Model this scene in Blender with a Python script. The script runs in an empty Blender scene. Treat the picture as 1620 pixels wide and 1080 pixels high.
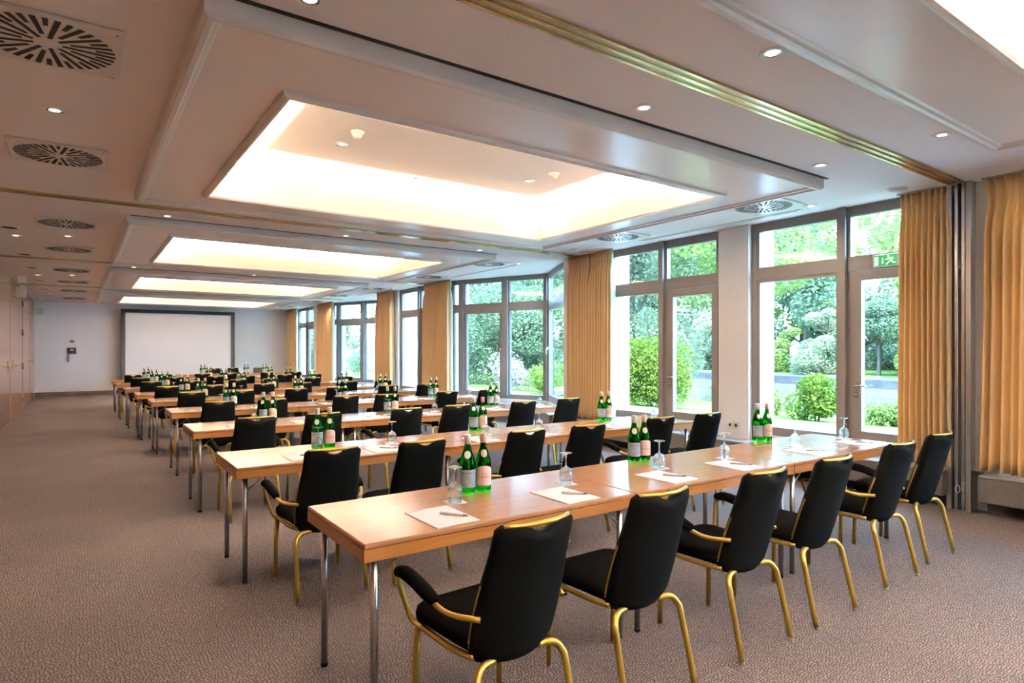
import bpy, math, random
from mathutils import Vector, Matrix
R = random.Random(7)
PI = math.pi
sc = bpy.context.scene
COL = sc.collection

# ------------------------------------------------------------------ camera, world, sun, cove lights, exposure
cam_d = bpy.data.cameras.new('camera'); cam = bpy.data.objects.new('camera', cam_d); COL.objects.link(cam)
cam_d.sensor_width = 36.0
cam_d.lens = 973.0 / 1620.0 * 36.0
cam_d.shift_y = 13.0 / 1620.0
cam_d.clip_start = 0.05; cam_d.clip_end = 400
cam.location = (0, 0, 1.47)
cam.rotation_euler = (PI / 2, 0, -math.atan2(684, 973))
sc.camera = cam

EXPOSURE = 1.95
SKY, SUN, COVE, SPOT = 14.0, 9.5, 195.0, 7.0
sc.view_settings.view_transform = 'Standard'
sc.view_settings.look = 'None'
sc.view_settings.gamma = 1.0
sc.view_settings.use_curve_mapping = False
sc.view_settings.exposure = EXPOSURE
sc.cycles.max_bounces = 10
sc.cycles.diffuse_bounces = 5
sc.cycles.transparent_max_bounces = 24
sc.cycles.transmission_bounces = 10
sc.cycles.caustics_reflective = False
sc.cycles.caustics_refractive = False
sc.cycles.sample_clamp_indirect = 6.0

w = bpy.data.worlds.new('sky'); sc.world = w; w.use_nodes = True
bg = w.node_tree.nodes['Background']
bg.inputs['Color'].default_value = (0.35, 0.62, 1.0, 1); bg.inputs['Strength'].default_value = SKY

sun_d = bpy.data.lights.new('sun', 'SUN'); sun = bpy.data.objects.new('sun', sun_d); COL.objects.link(sun)
sun_d.energy = SUN; sun_d.angle = 0.01; sun_d.color = (1, 0.95, 0.86)
sun.rotation_euler = Vector((0.34, 0.62, -0.71)).to_track_quat('-Z', 'Y').to_euler()

H = 3.0
COFFERS = [-2.40, 2.92, 8.24, 13.56, 18.88]                 # near edge of every dropped ceiling field
CX0, CX1, CLEN = 0.45, 5.45, 4.05
OX0, OX1, OY0, OY1 = 1.0, 4.94, 0.72, 3.46                  # its opening
def cove_lamp(x, y, lx, ly):
    d = bpy.data.lights.new('cove_lamp', 'AREA'); o = bpy.data.objects.new('cove_lamp', d); COL.objects.link(o)
    d.shape = 'RECTANGLE'; d.size = lx; d.size_y = ly; d.energy = COVE * max(lx, ly) / 4.0
    d.color = (1.0, 0.885, 0.755)
    o.location = (x, y, 3.09); o.rotation_euler = (PI, 0, 0)
for y in COFFERS:
    a, b = y + OY0, y + OY1
    cove_lamp((OX0 + OX1) / 2, a - .15, OX1 - OX0, .07); cove_lamp((OX0 + OX1) / 2, b + .15, OX1 - OX0, .07)
    cove_lamp(OX0 - .15, (a + b) / 2, .07, b - a); cove_lamp(OX1 + .15, (a + b) / 2, .07, b - a)

# ------------------------------------------------------------------ materials
def nt(m):
    m.use_nodes = True
    return m.node_tree
def mat(name, col, rough=.5, metal=0., spec=.5, **kw):
    m = bpy.data.materials.new(name); t = nt(m); p = t.nodes['Principled BSDF']
    p.inputs['Base Color'].default_value = (*col, 1); p.inputs['Roughness'].default_value = rough
    p.inputs['Metallic'].default_value = metal; p.inputs['Specular IOR Level'].default_value = spec
    for k, v in kw.items():
        p.inputs[k.replace('_', ' ')].default_value = v
    return m
def link(t, a, ao, b, bi):
    t.links.new(a.outputs[ao], b.inputs[bi])
def coords(t, scale=(1, 1, 1), kind='Object', rot=(0, 0, 0)):
    tc = t.nodes.new('ShaderNodeTexCoord'); mp = t.nodes.new('ShaderNodeMapping')
    mp.inputs['Scale'].default_value = scale; mp.inputs['Rotation'].default_value = rot
    link(t, tc, kind, mp, 'Vector'); return mp
def ramp(t, stops):
    r = t.nodes.new('ShaderNodeValToRGB')
    while len(r.color_ramp.elements) < len(stops): r.color_ramp.elements.new(.5)
    for e, (p, c) in zip(r.color_ramp.elements, stops):
        e.position = p; e.color = (*c, 1)
    return r
def noisy(name, c1, c2, scale=(8, 8, 8), rough=.6, detail=4, bump=0., nscale=1., **kw):
    m = mat(name, c1, rough, **kw); t = m.node_tree; p = t.nodes['Principled BSDF']
    mp = coords(t, scale); n = t.nodes.new('ShaderNodeTexNoise')
    n.inputs['Scale'].default_value = nscale; n.inputs['Detail'].default_value = detail
    link(t, mp, 'Vector', n, 'Vector')
    r = ramp(t, [(.3, c1), (.7, c2)]); link(t, n, 'Fac', r, 'Fac'); link(t, r, 'Color', p, 'Base Color')
    if bump:
        b = t.nodes.new('ShaderNodeBump'); b.inputs['Strength'].default_value = bump; b.inputs['Distance'].default_value = .01
        link(t, n, 'Fac', b, 'Height'); link(t, b, 'Normal', p, 'Normal')
    return m
def emit(name, col, s):
    m = bpy.data.materials.new(name); t = nt(m); p = t.nodes['Principled BSDF']
    p.inputs['Base Color'].default_value = (*col, 1)
    p.inputs['Emission Color'].default_value = (*col, 1); p.inputs['Emission Strength'].default_value = s
    return m

M = {}
# carpet: small pale pebble-like cells with dark joints
m = mat('carpet', (.3, .2, .18), .95, spec=.1); t = m.node_tree; p = t.nodes['Principled BSDF']
mp = coords(t, (62, 78, 1)); v = t.nodes.new('ShaderNodeTexVoronoi'); v.feature = 'DISTANCE_TO_EDGE'; v.voronoi_dimensions = '2D'
v.inputs['Scale'].default_value = 1.0; link(t, mp, 'Vector', v, 'Vector')
r = ramp(t, [(.05, (.026, .021, .0195)), (.26, (.236, .190, .172))]); link(t, v, 'Distance', r, 'Fac')
mp2 = coords(t, (1.1, 1.1, 1)); n = t.nodes.new('ShaderNodeTexNoise'); n.inputs['Scale'].default_value = 1.3; n.inputs['Detail'].default_value = 3
link(t, mp2, 'Vector', n, 'Vector'); r2 = ramp(t, [(.3, (.86, .86, .88)), (.7, (1.08, 1.04, 1.0))]); link(t, n, 'Fac', r2, 'Fac')
mx = t.nodes.new('ShaderNodeMix'); mx.data_type = 'RGBA'; mx.blend_type = 'MULTIPLY'; mx.inputs['Factor'].default_value = 1
t.links.new(r.outputs['Color'], mx.inputs[6]); t.links.new(r2.outputs['Color'], mx.inputs[7]); t.links.new(mx.outputs[2], p.inputs['Base Color'])
b = t.nodes.new('ShaderNodeBump'); b.inputs['Strength'].default_value = .25; b.inputs['Distance'].default_value = .004
link(t, r, 'Color', b, 'Height'); link(t, b, 'Normal', p, 'Normal')
M['carpet'] = m
M['ceiling'] = noisy('ceiling_paint', (.78, .745, .73), (.81, .775, .76), (60, 60, 60), .85, bump=.15)
M['panel'] = noisy('ceiling_panel_paint', (.77, .70, .66), (.79, .72, .68), (3, 3, 3), .28, spec=.45)
M['rim'] = mat('rim_paint', (.68, .63, .58), .3)
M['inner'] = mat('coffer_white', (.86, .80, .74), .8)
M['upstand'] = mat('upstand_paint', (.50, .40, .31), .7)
M['wall'] = noisy('wall_white', (.87, .86, .84), (.89, .88, .86), (5, 5, 5), .85)
M['pier'] = mat('pier_white', (.84, .81, .78), .8)
M['render'] = mat('outside_render', (.62, .63, .64), .8)
M['base'] = noisy('baseboard_wood', (.045, .022, .014), (.07, .035, .02), (2, 2, 20), .45)
M['frame'] = mat('window_frame', (.20, .175, .16), .38, spec=.5)
M['gap'] = mat('dark_gap', (.012, .01, .009), .7)
def wood(name, c1, c2, c3, scale, rough, coat=0., axis_rot=(0, 0, 0)):
    m = mat(name, c1, rough, spec=.5); t = m.node_tree; p = t.nodes['Principled BSDF']
    mp = coords(t, scale, rot=axis_rot); n = t.nodes.new('ShaderNodeTexNoise'); n.inputs['Scale'].default_value = 1.0
    n.inputs['Detail'].default_value = 6; n.inputs['Distortion'].default_value = .6; link(t, mp, 'Vector', n, 'Vector')
    r = ramp(t, [(.25, c1), (.5, c2), (.78, c3)]); link(t, n, 'Fac', r, 'Fac'); link(t, r, 'Color', p, 'Base Color')
    p.inputs['Coat Weight'].default_value = coat; p.inputs['Coat Roughness'].default_value = .12
    return m
M['beech'] = wood('beech_top', (0.295, 0.140, 0.066), (0.335, 0.163, 0.079), (0.360, 0.182, 0.091), (2.2, 34, 30), .18, .0)
M['beech'].node_tree.nodes['Principled BSDF'].inputs['Specular IOR Level'].default_value = .20
M['edge'] = wood('beech_edge', (.29, .115, .024), (.36, .15, .034), (.42, .185, .045), (3, 3, 45), .35)
M['panelwood'] = wood('wall_wood', (.33, .165, .095), (.43, .22, .13), (.50, .27, .165), (18, 18, .6), .22, .25)
M['chrome'] = mat('leg_metal', (.42, .39, .38), .28, 1.0)
M['rubber'] = mat('rubber', (.012, .012, .012), .6)
M['gold'] = mat('gold_frame', (.44, .28, .048), .38, .7)
M['brass'] = mat('brass', (.62, .47, .20), .22, 1.0)
M['black'] = noisy('chair_fabric', (.0036, .0032, .0028), (.0054, .0049, .0043), (220, 220, 220), .95, spec=.03)
M['shellfab'] = noisy('chair_back_fabric', (.0024, .0027, .0024), (.0042, .0046, .0042), (220, 220, 220), .85, spec=.05)
M['paper'] = mat('paper', (.80, .77, .76), .7)
M['ink'] = mat('ink_grey', (.22, .24, .26), .7)
M['pen'] = mat('pen_silver', (.50, .46, .45), .4, .2)
M['pentip'] = mat('pen_tip', (.06, .06, .07), .3)
M['white'] = mat('white_plastic', (.78, .77, .74), .4)
M['cream'] = mat('cream_plastic', (.72, .66, .50), .5)
M['glidegrey'] = mat('glide_plastic', (.30, .28, .26), .4)
M['dark'] = mat('black_plastic', (.014, .014, .016), .35)
M['steel'] = mat('steel', (.62, .61, .60), .25, 1.0)
M['alu'] = mat('aluminium', (.50, .48, .46), .35, .9)
M['screen'] = mat('screen_fabric', (.90, .88, .87), .8)
M['sframe'] = mat('screen_velvet', (.045, .045, .05), .8)
M['exitgreen'] = emit('exit_green', (.0, .30, .075), .25)
M['exitwhite'] = emit('exit_white', (.80, .88, .60), .35)
M['lamp'] = emit('lamp_glow', (1.0, .86, .66), 1.5)
M['label_blue'] = noisy('label_blue', (.19, .26, .33), (.30, .35, .39), (30, 30, 30), .6)
M['label_cream'] = mat('label_cream', (.78, .60, .50), .6)
M['label_white'] = mat('label_white', (.74, .72, .64), .6)
M['txt_blue'] = mat('text_blue', (.03, .05, .10), .6)
M['txt_red'] = mat('text_red', (.62, .06, .05), .6)
M['cap'] = mat('cap_pink', (.62, .36, .29), .4, .3)
M['capw'] = mat('cap_grey', (.52, .50, .46), .4, .3)
def glassmat(name, col, ior=1.45, rough=0., clear=.35):
    m = bpy.data.materials.new(name); t = nt(m); t.nodes.remove(t.nodes['Principled BSDF'])
    o = t.nodes['Material Output']; g = t.nodes.new('ShaderNodeBsdfGlass'); g.inputs['Color'].default_value = (*col, 1)
    g.inputs['IOR'].default_value = ior; g.inputs['Roughness'].default_value = rough
    tr = t.nodes.new('ShaderNodeBsdfTransparent'); tr.inputs['Color'].default_value = (*col, 1)
    mx = t.nodes.new('ShaderNodeMixShader'); mx.inputs[0].default_value = clear
    t.links.new(g.outputs[0], mx.inputs[1]); t.links.new(tr.outputs[0], mx.inputs[2]); t.links.new(mx.outputs[0], o.inputs['Surface'])
    return m
M['bottle'] = glassmat('green_glass', (.09, .60, .11), 1.40, 0., .12)
M['glass'] = glassmat('clear_glass', (.985, .99, .99), 1.45, 0., .25)
def panemat():
    m = bpy.data.materials.new('window_glass'); t = nt(m); t.nodes.remove(t.nodes['Principled BSDF'])
    o = t.nodes['Material Output']; g = t.nodes.new('ShaderNodeBsdfGlossy'); g.inputs['Roughness'].default_value = 0
    tr = t.nodes.new('ShaderNodeBsdfTransparent'); tr.inputs['Color'].default_value = (.95, .985, .97, 1)
    lw = t.nodes.new('ShaderNodeLayerWeight'); lw.inputs['Blend'].default_value = .5
    pw = t.nodes.new('ShaderNodeMath'); pw.operation = 'POWER'; pw.inputs[1].default_value = 4.0; t.links.new(lw.outputs['Facing'], pw.inputs[0])
    f = t.nodes.new('ShaderNodeMath'); f.operation = 'MULTIPLY_ADD'; f.inputs[1].default_value = .55; f.inputs[2].default_value = .03; t.links.new(pw.outputs[0], f.inputs[0])
    mx = t.nodes.new('ShaderNodeMixShader')
    t.links.new(f.outputs[0], mx.inputs[0]); t.links.new(tr.outputs[0], mx.inputs[1]); t.links.new(g.outputs[0], mx.inputs[2])
    t.links.new(mx.outputs[0], o.inputs['Surface']); return m
M['pane'] = panemat()
def thinleaf(name, c1, c2, tr=.4, rnd=True, scale=.6):
    m = bpy.data.materials.new(name); t = nt(m); t.nodes.remove(t.nodes['Principled BSDF'])
    o = t.nodes['Material Output']; d = t.nodes.new('ShaderNodeBsdfDiffuse'); l = t.nodes.new('ShaderNodeBsdfTranslucent')
    mx = t.nodes.new('ShaderNodeMixShader'); mx.inputs[0].default_value = tr
    mp = coords(t, (scale, scale, scale)); n = t.nodes.new('ShaderNodeTexNoise'); n.inputs['Scale'].default_value = 1.0
    n.inputs['Detail'].default_value = 5; link(t, mp, 'Vector', n, 'Vector')
    r = ramp(t, [(.32, c1), (.68, c2)]); link(t, n, 'Fac', r, 'Fac')
    for s in (d, l): link(t, r, 'Color', s, 'Color')
    t.links.new(d.outputs[0], mx.inputs[1]); t.links.new(l.outputs[0], mx.inputs[2]); t.links.new(mx.outputs[0], o.inputs['Surface'])
    return m
M['leaf1'] = thinleaf('leaf_fresh', (0.075, 0.125, 0.030), (0.165, 0.210, 0.070))
M['leaf2'] = thinleaf('leaf_blue_green', (0.055, 0.100, 0.055), (0.120, 0.165, 0.100))
M['leaf3'] = thinleaf('leaf_pale', (0.125, 0.155, 0.085), (0.200, 0.225, 0.145))
M['leaf4'] = thinleaf('leaf_yellow_green', (0.040, 0.088, 0.012), (0.125, 0.160, 0.030), scale=2)
M['petal'] = thinleaf('pale_blossom', (0.184, 0.167, 0.150), (0.259, 0.248, 0.230))
M['grassmat'] = noisy('lawn', (0.039, 0.073, 0.017), (0.084, 0.112, 0.039), (1.2, 1.2, 1.2), .9, detail=6, spec=0.)
M['paving'] = noisy('pale_paving', (0.190, 0.179, 0.162), (0.235, 0.224, 0.207), (2, 2, 2), .9, spec=0.)
M['bark'] = noisy('bark', (.035, .028, .02), (.07, .055, .04), (4, 4, 1), .9)
M['stone'] = noisy('bank_stone', (.028, .029, .032), (.055, .055, .052), (.7, .7, 2), .9, spec=0.)
M['soil'] = noisy('soil', (.16, .14, .09), (.26, .22, .14), (1, 1, 1), .95, spec=0.)
M['fence'] = noisy('dark_fence', (.10, .075, .10), (.16, .12, .15), (1, 1, .4), .8)
m = noisy('river_water', (.075, .072, .048), (.10, .095, .065), (.9, .25, 1), .04, detail=3, spec=.35, bump=.03); M['water'] = m
m = thinleaf('curtain_cloth', (.92, .65, .34), (.94, .69, .38), .15, scale=1.5); M['curtain'] = m
M['lining'] = thinleaf('curtain_lining', (.70, .66, .50), (.74, .70, .56), .35)
M['benchcarpet'] = noisy('bench_carpet', (.05, .042, .038), (.08, .068, .062), (70, 70, 70), .95)
M['ledge'] = mat('ledge_top', (.20, .185, .175), .6)

# ------------------------------------------------------------------ mesh helpers
class MB:
    def __init__(s): s.v = []; s.f = []; s.sm = []; s.mi = []
    def add(s, v, f, smooth=False, mi=0):
        o = len(s.v); s.v += [tuple(x) for x in v]
        for q in f: s.f.append(tuple(i + o for i in q)); s.sm.append(smooth); s.mi.append(mi)
        return s
    def box(s, x0, x1, y0, y1, z0, z1, mi=0):
        v = [(x, y, z) for z in (z0, z1) for y in (y0, y1) for x in (x0, x1)]
        return s.add(v, [(0, 2, 3, 1), (4, 5, 7, 6), (0, 1, 5, 4), (2, 6, 7, 3), (0, 4, 6, 2), (1, 3, 7, 5)], mi=mi)
    def bevbox(s, x0, x1, y0, y1, z0, z1, b=.004):
        # chamfered box: three stacked rings
        def ring(i, z):
            return [(x0 + i + (b - i), y0 + i, z), (x1 - i - (b - i), y0 + i, z), (x1 - i, y0 + i + (b - i), z), (x1 - i, y1 - i - (b - i), z),
                    (x1 - i - (b - i), y1 - i, z), (x0 + i + (b - i), y1 - i, z), (x0 + i, y1 - i - (b - i), z), (x0 + i, y0 + i + (b - i), z)]
        rings = [ring(b, z0), ring(0, z0 + b), ring(0, z1 - b), ring(b, z1)]
        v = sum(rings, []); f = [tuple(range(7, -1, -1)), tuple(range(24, 32))]
        for k in range(3):
            for i in range(8):
                j = (i + 1) % 8; f.append((k * 8 + i, k * 8 + j, k * 8 + 8 + j, k * 8 + 8 + i))
        return s.add(v, f)
    def prism(s, pts, z0, z1):
        n = len(pts); v = [(x, y, z0) for x, y in pts] + [(x, y, z1) for x, y in pts]
        f = [tuple(range(n - 1, -1, -1)), tuple(range(n, 2 * n))] + [(i, (i + 1) % n, n + (i + 1) % n, n + i) for i in range(n)]
        return s.add(v, f)
    def lathe(s, prof, seg=20, smooth=True, cap=True, c=(0, 0, 0)):
        n = len(prof); v = []
        for r, z in prof:
            for k in range(seg):
                a = 2 * PI * k / seg; v.append((c[0] + r * math.cos(a), c[1] + r * math.sin(a), c[2] + z))
        f = []
        for i in range(n - 1):
            for k in range(seg):
                q = (k + 1) % seg; f.append((i * seg + k, i * seg + q, (i + 1) * seg + q, (i + 1) * seg + k))
        if cap:
            if prof[0][0] > 1e-6: f.append(tuple(range(seg - 1, -1, -1)))
            if prof[-1][0] > 1e-6: f.append(tuple(range((n - 1) * seg, n * seg)))
        return s.add(v, f, smooth)
    def tube(s, pts, r, seg=8, sub=0, closed=False, flat=1.0):
        P = [Vector(p) for p in pts]
        rr = list(r) if isinstance(r, (list, tuple)) else [r] * len(P)
        if sub:
            Q = []; q = []
            n = len(P)
            for i in range(n - 1):
                a, b_, c_, d_ = P[max(i - 1, 0)], P[i], P[i + 1], P[min(i + 2, n - 1)]
                for k in range(sub):
                    u = k / sub
                    Q.append(.5 * ((2 * b_) + (c_ - a) * u + (2 * a - 5 * b_ + 4 * c_ - d_) * u * u + (3 * b_ - a - 3 * c_ + d_) * u ** 3))
                    q.append(rr[i] * (1 - u) + rr[i + 1] * u)
            Q.append(P[-1]); q.append(rr[-1]); P, rr = Q, q
        n = len(P); v = []; nrm = None
        for i in range(n):
            if closed: tg = (P[(i + 1) % n] - P[i - 1]).normalized()
            else: tg = (P[min(i + 1, n - 1)] - P[max(i - 1, 0)]).normalized()
            if nrm is None:
                up = Vector((0, 0, 1)) if abs(tg.z) < .9 else Vector((0, 1, 0))
                nrm = (up - tg * up.dot(tg)).normalized()
            else: nrm = (nrm - tg * nrm.dot(tg)).normalized()
            bn = tg.cross(nrm)
            for k in range(seg):
                a = 2 * PI * k / seg; v.append(P[i] + (nrm * math.cos(a) * flat + bn * math.sin(a)) * rr[i])
        f = []
        for i in range(n if closed else n - 1):
            for k in range(seg):
                q = (k + 1) % seg; j = (i + 1) % n
                f.append((i * seg + k, i * seg + q, j * seg + q, j * seg + k))
        if not closed: f += [tuple(range(seg - 1, -1, -1)), tuple(range((n - 1) * seg, n * seg))]
        return s.add(v, f, True)
    def rings(s, rl, smooth=True, cap=True):
        n = len(rl[0]); v = sum(rl, []); f = []
        for i in range(len(rl) - 1):
            for k in range(n):
                q = (k + 1) % n; f.append((i * n + k, i * n + q, (i + 1) * n + q, (i + 1) * n + k))
        if cap: f += [tuple(range(n - 1, -1, -1)), tuple(range((len(rl) - 1) * n, len(rl) * n))]
        return s.add(v, f, smooth)
    def mesh(s, name, mats):
        me = bpy.data.meshes.new(name); me.from_pydata(s.v, [], s.f)
        me.polygons.foreach_set('use_smooth', s.sm)
        if not isinstance(mats, (list, tuple)): mats = [mats]
        for k in mats: me.materials.append(M[k])
        if len(mats) > 1: me.polygons.foreach_set('material_index', s.mi)
        me.update(); return me
def box(*a): return MB().box(*a)
def obj(name, me, parent=None, loc=(0, 0, 0), rot=(0, 0, 0)):
    o = bpy.data.objects.new(name, me); COL.objects.link(o); o.location = loc; o.rotation_euler = rot
    if parent: o.parent = parent
    return o
def tag(o, label=None, cat=None, group=None, kind=None):
    for k, x in (('label', label), ('category', cat), ('group', group), ('kind', kind)):
        if x: o[k] = x
    return o
def empty(name, loc=(0, 0, 0), rz=0):
    o = bpy.data.objects.new(name, None); COL.objects.link(o); o.location = loc; o.rotation_euler = (0, 0, rz)
    o.empty_display_size = .1; return o
def place(name, parts, loc, rz, label, cat, group=None):
    """parts: (name, mesh, [sub-parts (name, mesh)])"""
    r = tag(empty(name, loc, rz), label, cat, group)
    for q in parts:
        o = obj(q[0], q[1], r)
        for sname, sm in (q[2] if len(q) > 2 else ()): obj(sname, sm, o)
    return r
def struct(name, mb, mats, parent=None, **kw):
    o = obj(name, mb.mesh(name, mats), parent, **kw)
    if not parent: o['kind'] = 'structure'
    return o
ORD = ['nearest', 'second-nearest', 'third-nearest', 'fourth-nearest', 'fifth-nearest', 'sixth-nearest', 'seventh-nearest', 'second-farthest', 'farthest']
SEAT = ['first', 'second', 'third', 'fourth', 'fifth', 'sixth']
TAB = ['aisle-side', 'middle', 'window-side']

# ------------------------------------------------------------------ room shell
XL, W, YN, YF = -1.2, 6.76, -4.0, 24.6
LINE = [(W, YN), (W, 8.0), (7.66, 9.66), (W, 12.0), (W, 15.9), (7.66, 17.56), (W, 19.9), (W, YF)]
def offset(line, d):
    out = []
    for i, (x, y) in enumerate(line):
        ns = []
        for a, b in ((i - 1, i), (i, i + 1)):
            if a < 0 or b >= len(line): continue
            ex, ey = line[b][0] - line[a][0], line[b][1] - line[a][1]; L = math.hypot(ex, ey); ns.append((ey / L, -ex / L))
        nx, ny = sum(q[0] for q in ns), sum(q[1] for q in ns); L = math.hypot(nx, ny); nx /= L; ny /= L
        k = d / (nx * ns[0][0] + ny * ns[0][1]); out.append((x + nx * k, y + ny * k))
    return out
def band(line, d0, d1, z0, z1, mb=None):
    mb = mb or MB(); A, B = offset(line, d0), offset(line, d1)
    for i in range(len(line) - 1): mb.prism([A[i], B[i], B[i + 1], A[i + 1]], z0, z1)
    return mb

OUT = offset(LINE, .06)
struct('floor', MB().prism([(XL, YN)] + OUT + [(XL, YF)], -.12, 0), 'carpet')
ceil = empty('ceiling', (0, 0, H)); ceil['kind'] = 'structure'
def cpart(name, mb, mats, parent=ceil):
    for i, v in enumerate(mb.v): mb.v[i] = (v[0], v[1], v[2] - H)
    return obj(name, mb.mesh(name, mats), parent)
mb = MB()
ys = YN
for y in COFFERS:
    a, b = y + OY0 - .01, y + OY1 + .01
    mb.box(XL, W, ys, a, H, H + .02); mb.box(XL, OX0 - .01, a, b, H, H + .02); mb.box(OX1 + .01, W, a, b, H, H + .02); ys = b
mb.box(XL, W, ys, YF, H, H + .02)
for i in (1, 4): mb.prism([LINE[i], OUT[i + 1], LINE[i + 2]], H, H + .02)
cpart('ceiling_field', mb, 'ceiling')
cpart('roof', MB().prism([(XL - .2, YN - .2)] + offset(LINE, .16) + [(XL - .2, YF + .2)], 3.42, 3.75), 'render')
def frame_strip(mb, x0, x1, y0, y1, prof):
    """mitred moulding round a rectangle; prof = (inset, z) pairs"""
    rl = []
    for ins, z in prof: rl.append([(x0 + ins, y0 + ins, z), (x1 - ins, y0 + ins, z), (x1 - ins, y1 - ins, z), (x0 + ins, y1 - ins, z)])
    n = len(rl); v = sum(rl, []); f = []
    for i in range(n):
        j = (i + 1) % n
        for k in range(4):
            q = (k + 1) % 4; f.append((i * 4 + k, j * 4 + k, j * 4 + q, i * 4 + q))
    return mb.add(v, f)
DROP = .065
for ci, y in enumerate(COFFERS):
    y1 = y + CLEN; a, b = y + OY0, y + OY1; z = H - DROP
    mb = MB()
    g = .021; mb.box(CX0, CX1, y, a - g, z, H); mb.box(CX0, CX1, b + g, y1, z, H); mb.box(CX0, OX0 - g, a - g, b + g, z, H); mb.box(OX1 + g, CX1, a - g, b + g, z, H)
    cf = cpart('coffer_panel', mb, 'panel')
    cpart('outer_moulding', frame_strip(MB(), CX0 - .015, CX1 + .015, y - .015, y1 + .015, [(0, H), (0, z - .012), (.018, z - .03), (.045, z - .03), (.055, z - .016), (.075, z - .012), (.085, z), (.085, H)]), 'rim', cf)
    cpart('inner_moulding', frame_strip(MB(), OX0 - .06, OX1 + .06, a - .06, b + .06, [(0, z), (.004, z - .02), (.03, z - .034), (.05, z - .03), (.062, z - .012), (.062, z)]), 'rim', cf)
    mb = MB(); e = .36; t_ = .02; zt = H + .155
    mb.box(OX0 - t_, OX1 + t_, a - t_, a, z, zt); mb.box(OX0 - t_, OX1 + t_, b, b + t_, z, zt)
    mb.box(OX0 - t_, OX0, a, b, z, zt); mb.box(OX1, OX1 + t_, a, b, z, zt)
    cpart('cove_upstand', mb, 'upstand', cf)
    mb = MB(); zi = H + .33
    mb.box(OX0 - e, OX1 + e, a - e, b + e, zi, zi + .03)
    mb.box(OX0 - e, OX1 + e, a - e - .02, a - e, H + .02, zi); mb.box(OX0 - e, OX1 + e, b + e, b + e + .02, H + .02, zi)
    mb.box(OX0 - e - .02, OX0 - e, a - e, b + e, H + .02, zi); mb.box(OX1 + e, OX1 + e + .02, a - e, b + e, H + .02, zi)
    mb.box(OX0 - e, OX1 + e, a - e, a - t_, H + .021, H + .035); mb.box(OX0 - e, OX1 + e, b + t_, b + e, H + .021, H + .035)
    mb.box(OX0 - e, OX0 - t_, a - t_, b + t_, H + .021, H + .035); mb.box(OX1 + t_, OX1 + e, a - t_, b + t_, H + .021, H + .035)
    cpart('coffer_recess', mb, 'inner', cf)
    mb = MB().box(CX0 + .02, CX1 + .03, y - .055, y - .025, H - .004, H + .001).box(CX0 + .02, CX1 + .03, y1 + .025, y1 + .055, H - .004, H + .001)
    cpart('air_slot', mb, 'gap', cf)

struct('wall_left', box(XL - .2, XL, YN, YF, 0, 3.42), 'wall')
struct('wall_back', box(XL - .2, W + .5, YF, YF + .2, 0, 3.42), 'wall')
struct('wall_near', box(XL - .2, W + .5, YN - .2, YN, 0, 3.42), 'wall')
struct('baseboard_back', box(XL + .03, W, YF - .02, YF, 0, .11), 'base')
wr = struct('wall_right', band(LINE, .0, .30, -.12, .45), 'pier')
obj('fascia', band(LINE, .0, .14, H, 3.5).mesh('fascia', 'render'), wr)
UNITS = [-2.62, -.11, 2.40, 4.92, 12.52, 21.55]             # near end of every straight glazed unit (2.09 m)
ULEN = 2.09
piers = [(YN, -2.62), (-.53, -.11), (1.98, 2.40), (4.49, 4.92), (7.01, 8.0), (12.0, 12.52), (14.61, 15.9), (19.9, 21.55), (23.64, YF)]
for a, b in piers:
    mb = box(W - .07, W + .47, a, b, .36 if a > 0 else 0, H)
    obj('pier', mb.mesh('pier', 'pier'), wr)

# glazed runs: members are boxes along P->Q; u along, d outward from the inner frame face
def run(P, Q):
    ex, ey = Q[0] - P[0], Q[1] - P[1]; L = math.hypot(ex, ey); e = (ex / L, ey / L)
    n = (e[1], -e[0])
    if n[0] < 0: n = (-n[0], -n[1])
    def bx(u0, u1, d0, d1, z0, z1):
        pts = [(P[0] + e[0] * u + n[0] * d, P[1] + e[1] * u + n[1] * d) for u, d in ((u0, d0), (u1, d0), (u1, d1), (u0, d1))]
        area = sum(pts[i][0] * pts[(i + 1) % 4][1] - pts[(i + 1) % 4][0] * pts[i][1] for i in range(4))
        if area < 0: pts.reverse()
        return MB().prism(pts, z0, z1)
    return bx, L
ZB, ZT0, ZT1, ZH = .45, 2.32, 2.43, 2.93
wn = [0]; dn = [0]
def pane_unit(par, bx, u0, u1, z0, z1, fw=.05, d=(.0, .07)):
    for nm, q in (('sash', (u0, u0 + fw, *d, z0, z1)), ('sash', (u1 - fw, u1, *d, z0, z1)), ('sash', (u0 + fw, u1 - fw, *d, z0, z0 + fw)), ('sash', (u0 + fw, u1 - fw, *d, z1 - fw, z1))):
        obj(nm, bx(*q).mesh(nm, 'frame'), par)
    m_ = (d[0] + d[1]) / 2
    obj('pane', bx(u0 + fw, u1 - fw, m_ - .006, m_ + .006, z0 + fw, z1 - fw).mesh('pane', 'pane'), par)
def lever(par, P, bxdir, z, with_lock=True):
    """lever handle on the inner face; P = (x,y) on face, bxdir = unit (x,y) along the lever"""
    x, y = P; ux, uy = bxdir; nx, ny = -1, 0
    mb = MB().tube([(x, y, z), (x - .05, y, z), (x - .055, y, z), (x - .055 + ux * .03, y + uy * .03, z), (x - .055 + ux * .13, y + uy * .13, z)], .0095, 8)
    h_ = obj('door_handle', mb.mesh('door_handle', 'steel'), par)
    mb = MB().box(x - .012, x, y - .018, y + .018, z - .028, z + .028)
    obj('rose', mb.mesh('rose', 'steel'), h_)
    if with_lock:
        mb = MB().box(x - .012, x, y - .018, y + .018, z - .125, z - .065).tube([(x, y, z - .095), (x - .022, y, z - .095)], .010, 8)
        obj('lock', mb.mesh('lock', 'steel'), par)
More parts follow.
